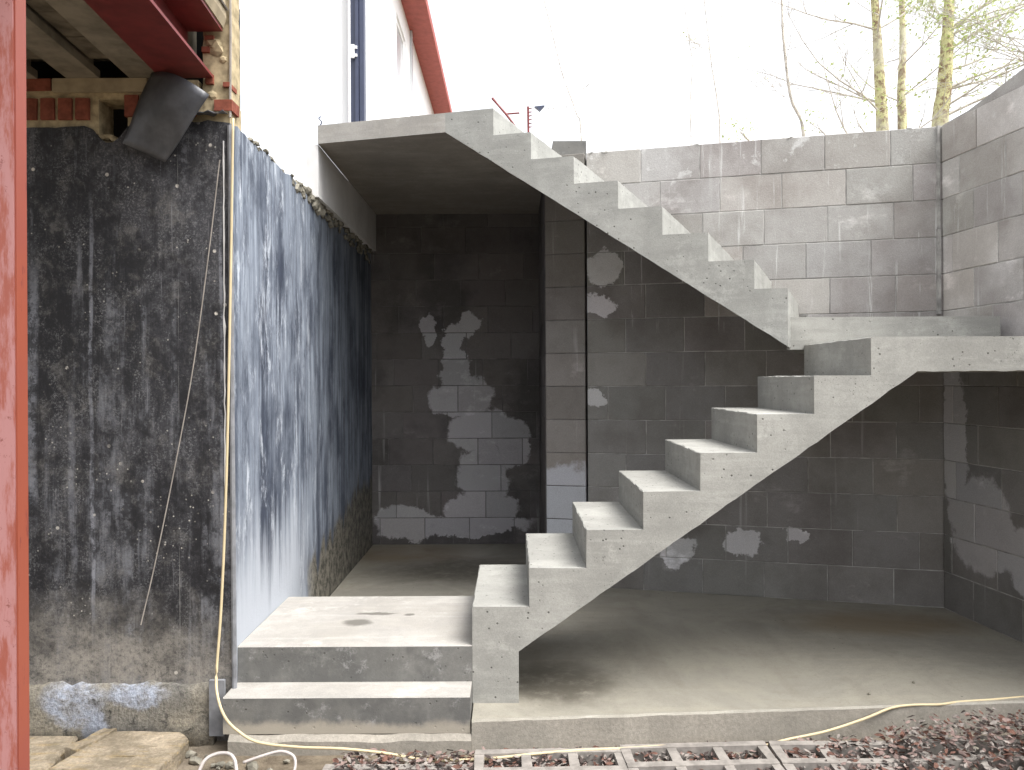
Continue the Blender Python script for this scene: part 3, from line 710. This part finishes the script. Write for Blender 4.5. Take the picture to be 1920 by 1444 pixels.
bm = bmesh.new(); tube(bm, spline([at(600, 236, 5.16), at(603, 229, 5.16), at(598, 222, 5.16), at(601, 219, 5.2)]), .004, 6)
tag(obj('wire_stub', bm, PIPE), 'tiny dark wire stub on the left corner of the top landing', 'wire')

# ------------------------------------------------------------------ cables
bm = bmesh.new()
pts = [(437, 222, 3.60), (434, 420, 3.62), (431, 600, 3.62), (427, 800, 3.61), (421, 1000, 3.60), (414, 1150, 3.58), (406, 1260, 3.55), (408, 1305, 3.50), (422, 1345, 3.47), (448, 1372, 3.46), (485, 1392, 3.44), (560, 1401, 3.43), (640, 1404, 3.42), (720, 1412, 3.41), (800, 1425, 3.40), (900, 1424, 3.37), (1000, 1414, 3.38), (1085, 1407, 3.40),
       (1180, 1403, 3.42), (1250, 1399, 3.44), (1330, 1403, 3.46), (1410, 1402, 3.48), (1480, 1386, 3.52), (1550, 1371, 3.56), (1620, 1348, 3.61), (1670, 1328, 3.652), (1710, 1322, 3.67), (1760, 1321, 3.675), (1800, 1316, 3.70), (1860, 1312, 3.72), (1930, 1306, 3.76), (2060, 1298, 3.80)]
tube(bm, spline([at(*p) for p in pts], 8), .0062, 8)
tag(obj('cable', bm, CABLE_Y, smooth=True), 'cream cable hanging down the black wall corner and snaking along the slab edge', 'cable')
bm = bmesh.new(); tube(bm, spline([at(412, 300, 3.63), at(392, 470, 3.635), at(362, 690, 3.637), at(325, 890, 3.637), at(290, 1060, 3.637), at(264, 1172, 3.63)]), .0028, 6)
tag(obj('string', bm, STRING), 'thin grey string hanging slanted across the black wall front', 'string')
bm = bmesh.new(); tube(bm, spline([at(368, 1460, 3.30), at(383, 1427, 3.33), at(405, 1414, 3.35), at(428, 1413, 3.35), at(440, 1425, 3.33), at(444, 1450, 3.3)]), .0075, 8)
tag(obj('hose', bm, CABLE_W, smooth=True), 'white hose loop on the ground in front of the grey board', 'hose', 'white hose loops')
bm = bmesh.new(); tube(bm, spline([at(456, 1430, 3.33), at(490, 1418, 3.34), at(525, 1409, 3.36), at(548, 1416, 3.35), at(554, 1432, 3.33), at(548, 1460, 3.3)]), .0065, 8)
tag(obj('hose', bm, CABLE_W, smooth=True), 'white hose loop on the ground in front of the bottom step', 'hose', 'white hose loops')

# ------------------------------------------------------------------ sandstone slabs at the bottom left
def slab_stone(pts, h, label, seed):
    bm = bmesh.new(); n = len(pts); c_ = sum((Vector((x, y, 0)) for x, y in pts), Vector())/n
    ring = []
    for i in range(n):
        a = Vector((*pts[i], 0)); b = Vector((*pts[(i+1) % n], 0))
        for k in range(6): p = a.lerp(b, k/6); p += Vector((noise.noise(p*9+Vector((seed, 0, 0))), noise.noise(p*9+Vector((0, seed, 0))), 0))*.018; ring.append(p)
    L = [[p*1.0+Vector((0, 0, -.02)) for p in ring], [p+Vector((0, 0, h-.015)) for p in ring], [p.lerp(c_, .02)+Vector((0, 0, h-.004+.005*noise.noise(p*24))) for p in ring], [p.lerp(c_, .6)+Vector((0, 0, h-.004+.008*noise.noise(p*12))) for p in ring]]
    loops(bm, L); tag(obj('stone_slab', bm, STONE), label, 'stone slab', 'sandstone slabs at the foot of the black wall')
slab_stone([(-2.6, 3.25), (-1.93, 3.22), (-1.97, 3.60), (-2.6, 3.61)], .055, 'yellowish stone slab partly hidden behind the red column', 1)
slab_stone([(-1.90, 3.24), (-1.45, 3.22), (-1.43, 3.52), (-1.50, 3.585), (-1.82, 3.60)], .075, 'pale broken stone slab right of the red column below the black wall', 2)
slab_stone([(-2.7, 2.7), (-1.75, 2.75), (-1.55, 2.95), (-1.62, 3.19), (-2.7, 3.2)], .02, 'low stone slab nearest to the viewer at the bottom left', 3)
slab_stone([(-1.93, 3.42), (-1.86, 3.40), (-1.80, 3.60), (-1.86, 3.61)], .085, 'thin tilted stone sliver wedged between the two upper slabs', 4)
bm = bmesh.new()
for i in range(60):
    x = random.uniform(-2.3, -.2); y = random.uniform(3.2, 3.58)
    if x > -1.3 and y > 3.45: y = 3.4
    chunk(bm, (x, y, .012), random.uniform(.008, .035), i, 1, (1.2, 1, .7))
tag(obj('rubble', bm, RUB), kind='stuff')

# ------------------------------------------------------------------ grid pavers with litter
def paver_mesh(nx, ny, cw, cl, rib, h):
    bm = bmesh.new(); Wd = nx*cw+(nx+1)*rib; Ln = ny*cl+(ny+1)*rib
    for j in range(ny+1): box(bm, 0, j*(cl+rib), 0, Wd, j*(cl+rib)+rib, h)
    for j in range(ny):
        for i in range(nx+1): box(bm, i*(cw+rib), j*(cl+rib)+rib, 0, i*(cw+rib)+rib, j*(cl+rib)+rib+cl, h-.003)
    for v in bm.verts: v.co += Vector((noise.noise(v.co*31), noise.noise(v.co*31+Vector((5, 0, 0))), 0))*.006
    bmesh.ops.recalc_face_normals(bm, faces=bm.faces)
    me = bpy.data.meshes.new('grid_paver'); bm.to_mesh(me); bm.free(); me.materials.append(PAVER); return me
pv = paver_mesh(3, 2, .155, .12, .042, .07)
lbl = ['grey grid paver full of litter nearest the bottom step', 'grey grid paver below the slab edge just left of where the cable dips', 'grey grid paver under the lowest sag of the cable', 'tilted grey grid paver half buried right of the cable sag', 'grey grid paver deep in brown leaf litter at the lower right', 'grey grid paver at the far lower right corner']
for i, (x, y, z, a) in enumerate([(-.16, 3.05, -.005, .02), (.47, 3.08, .0, .04), (1.10, 3.11, .0, -.02), (1.72, 3.10, .01, .10), (2.36, 3.17, .02, .03), (-.8, 2.98, -.03, -.02)]):
    o = link('grid_paver', pv); o.location = (x, y, z); o.rotation_euler = (0, .02*(i == 3), a)
    tag(o, lbl[i] if i < 5 else 'grey grid paver on the ground in front of the bottom step, left of the others', 'paver', 'grid pavers along the slab edge')
def litter(name, cols, n, seed, size):
    rnd = random.Random(seed); bm = bmesh.new()
    for i in range(n):
        u = rnd.random(); x = -.75+3.6*u; y = rnd.uniform(3.0, 3.44+.05*max(0, x)); 
        mound = max(0, 1-((x-2.15)/.6)**2)*max(0, 1-((y-3.48)/.33)**2)*.14+max(0, 1-((x-1.55)/.35)**2)*.03
        z = .012+rnd.random()*.045+mound*rnd.uniform(.5, 1)
        s = rnd.uniform(*size); q = Matrix.Rotation(rnd.random()*6.3, 3, 'Z')@Matrix.Rotation(rnd.uniform(-.8, .8), 3, 'X')@Matrix.Rotation(rnd.uniform(-.5, .5), 3, 'Y')
        pts = [(-1, 0, 0), (-.3, .45, .18), (.45, .4, .12), (1, 0, .25), (.4, -.42, .15), (-.4, -.4, .2)]
        V = [bm.verts.new(Vector((x, y, z))+q@Vector((a*s, b*s*rnd.uniform(.7, 1.2), c*s))) for a, b, c in pts]
        bm.faces.new((V[0], V[1], V[2], V[3])); bm.faces.new((V[0], V[3], V[4], V[5]))
    o = obj(name, bm, cols); tag(o, kind='stuff')
LF1 = plain('dead_leaf_brown', (.15, .075, .055), .8, .3, .5, 30); LF2 = plain('dead_leaf_pale', (.25, .18, .16), .8, .3, .4, 30)
LF3 = plain('wood_chip', (.30, .265, .24), .9, .2, .5, 30); LF4 = plain('dead_leaf_dark', (.06, .045, .04), .8, .3, .4, 30)
litter('leaf_litter', LF1, 2300, 1, (.008, .024)); litter('leaf_litter', LF2, 2600, 2, (.008, .022)); litter('wood_chips', LF3, 3000, 3, (.006, .02)); litter('leaf_litter', LF4, 1900, 4, (.008, .022))
bm = bmesh.new(); rnd = random.Random(5)
for i in range(160):
    x = rnd.uniform(-.6, 2.9); y = rnd.uniform(3.05, 3.5); chunk(bm, (x, min(y, 3.47), rnd.uniform(.01, .05)+.08*max(0, 1-((x-2.2)/.5)**2)*(y > 3.3)), rnd.uniform(.008, .024), i, 1, (1.2, 1, .6))
tag(obj('rubble', bm, RUB), kind='stuff')
# two small pebbles on the screed
for i, (px, py, l_) in enumerate(((1630, 1312, 'small pale pebble on the floor nearer to the cable'), (1713, 1291, 'small pale pebble on the floor farther from the cable'))):
    Y = (1.65-.144)*F/(py-712); p = at(px, py, Y*1.01); bm = bmesh.new(); chunk(bm, (p.x, p.y, FLOOR+.005), .009, i, 2); tag(obj('pebble', bm, RUB), l_, 'pebble')

# ------------------------------------------------------------------ trees beyond the wall
m = M('mossy_bark', .95, .1); n = m.noise(11, 6, .8); n2 = m.noise(1.6, 4, .7)
c = m.mix(m.ramp(n, .47, .56), (.62, .60, .34), (.26, .19, .13)); c = m.mix(m.ramp(n2, .45, .65, 0, .7), c, (.62, .60, .48)); m.col(c); m.bump(n, .6, .02); BARK = m.m
TWIG = plain('pale_twig', (.66, .62, .56), .9, .1, .4)
m = M('spring_leaf', .7, .2); n = m.noise(2, 3); m.col(m.mix(n, (.32, .40, .14), (.48, .50, .24)))
tb_ = m.N.new('ShaderNodeBsdfTranslucent'); tb_.inputs[0].default_value = (.35, .42, .1, 1); mx = m.N.new('ShaderNodeMixShader'); mx.inputs[0].default_value = .4
out = m.N['Material Output']; m.l(m.b.outputs[0], mx.inputs[1]); m.l(tb_.outputs[0], mx.inputs[2]); m.l(mx.outputs[0], out.inputs[0]); LEAF = m.m
def branch(bm, p, d, ln, r, depth, rnd, tips):
    pts = [Vector(p)]; rr = [r]; d = Vector(d).normalized(); n = 5
    for i in range(n):
        d = (d+Vector((rnd.uniform(-.22, .22), rnd.uniform(-.22, .22), rnd.uniform(-.1, .2)))).normalized()
        pts.append(pts[-1]+d*ln/n); rr.append(r*(1-.75*(i+1)/n))
    tube(bm, pts, rr, 5); tips.append(pts[-1]); tips.append(pts[3])
    if depth:
        for k in range(rnd.randint(3, 5)):
            i = rnd.randint(1, n); e = (d+Vector((rnd.uniform(-1, 1), rnd.uniform(-1, 1), rnd.uniform(-.5, .6)))).normalized()
            branch(bm, pts[i], e, ln*rnd.uniform(.4, .65), max(.0035, rr[i]*.6), depth-1, rnd, tips)
def tree(Y, path, r0, label, seed, nb=9, bl=(1.2, 2.4), leafs=0, side=None, cat='tree', mat=None, group='trees beyond the block wall', lz=(2.5, 5), name='bare_tree'):
    rnd = random.Random(seed)
    pts = [at(px, py, Y) for px, py in path]; base = pts[0].copy(); base.z = up-.1; pts = [base]+pts; top = pts[-1]+(pts[-1]-pts[-2]).normalized()*3; pts.append(top)
    root = empty(name, base, label=label, cat=cat, group=group)
    sp = spline(pts, 5); n = len(sp); bm = bmesh.new()
    tube(bm, sp, [r0*(1-.6*i/n)*(1+.08*noise.noise(Vector((i*.8, seed, 0)))) for i in range(n)], 10); obj('trunk', local(bm, root), mat or BARK, root, smooth=True)
    tips = []
    for k in range(nb):
        i = rnd.randint(max(2, n//4), n-1); a = rnd.uniform(0, 6.28) if side is None else side+rnd.uniform(-.9, .9)
        bm = bmesh.new(); branch(bm, sp[i], (math.cos(a), math.sin(a)*.6, rnd.uniform(.1, .7)), rnd.uniform(*bl), r0*.15, 2, rnd, tips)
        obj('branch', local(bm, root), TWIG, root)
    if leafs:
        bm = bmesh.new()
        for k in range(leafs):
            p = rnd.choice(tips)+Vector((rnd.gauss(0, .12), rnd.gauss(0, .12), rnd.gauss(0, .10))); s = rnd.uniform(.018, .04)
            u = Vector((rnd.gauss(0, 1), rnd.gauss(0, 1), rnd.gauss(0, 1))).normalized(); v = u.orthogonal().normalized()
            bm.faces.new([bm.verts.new(p+q) for q in (u*s, v*s*.6, -u*s, -v*s*.6)])
        obj('leaves', local(bm, root), LEAF, root, recalc=False)['kind'] = 'stuff'
    return root
tree(12, [(1655, 260), (1651, 180), (1646, 90), (1640, 0)], .105, 'mossy leaning tree trunk, leftmost of the three thick trunks beyond the wall', 11, 9, leafs=120)
tree(13, [(1692, 250), (1690, 170), (1693, 90), (1691, 0)], .085, 'slim straight reddish trunk, middle of the three thick trunks beyond the wall', 12, 8, leafs=120)
tree(11, [(1762, 250), (1770, 170), (1776, 80), (1780, 0)], .125, 'thickest mossy tree, rightmost of the three thick trunks beyond the wall', 13, 14, leafs=1500, side=0)
tree(12, [(1508, 262), (1482, 180), (1468, 60), (1466, 0)], .03, 'thin bare sapling left of the three thick trunks', 14, 4, (.5, 1.2), cat='sapling', mat=TWIG, name='sapling')
tree(14, [(1090, 262), (1080, 210), (1055, 140), (1035, 60)], .016, 'very thin bent sapling above the upper steps', 15, 2, (.3, .7), cat='sapling', mat=TWIG, name='sapling')
tree(15, [(1350, 262), (1345, 190), (1334, 120), (1325, 40)], .018, 'very thin pale sapling above the middle of the back wall', 16, 4, (.4, .9), 30, cat='sapling', mat=TWIG, name='sapling')
tree(15, [(1296, 270), (1294, 200), (1298, 120), (1290, 60)], .014, 'faint upright sapling just left of the middle of the back wall', 17, 3, (.4, .8), 30, cat='sapling', mat=TWIG, name='sapling')
tree(10, [(1930, 170), (1925, 100), (1940, 40)], .05, 'leafy young tree behind the right hand block wall', 18, 14, (.9, 1.8), 2200, cat='tree', side=3.1, name='leafy_tree')
bt = empty('shrub', at(1600, 262, 10.5), label='low twiggy shrub with long arching branch just beyond the wall', cat='shrub')
rnd = random.Random(21); bm = bmesh.new(); tips = []
for px, py, qx, qy in ((1600, 270, 1532, 112), (1560, 270, 1520, 225), (1640, 270, 1600, 200), (1420, 275, 1380, 262), (1700, 262, 1800, 170)):
    a, b = at(px, py, 10.5), at(qx, qy, 10.5); bm = bmesh.new(); branch(bm, a, b-a, (b-a).length*1.05, .014, 2, rnd, tips); obj('branch', local(bm, bt), TWIG, bt)
bm = bmesh.new()
for k in range(320):
    p = rnd.choice(tips)+Vector((rnd.gauss(0, .1), rnd.gauss(0, .1), rnd.gauss(0, .08))); s = rnd.uniform(.012, .03); u = Vector((rnd.gauss(0, 1), rnd.gauss(0, 1), rnd.gauss(0, 1))).normalized(); v = u.orthogonal().normalized()
    bm.faces.new([bm.verts.new(p+q) for q in (u*s, v*s*.6, -u*s, -v*s*.6)])
obj('leaves', local(bm, bt), LEAF, bt, recalc=False)['kind'] = 'stuff'
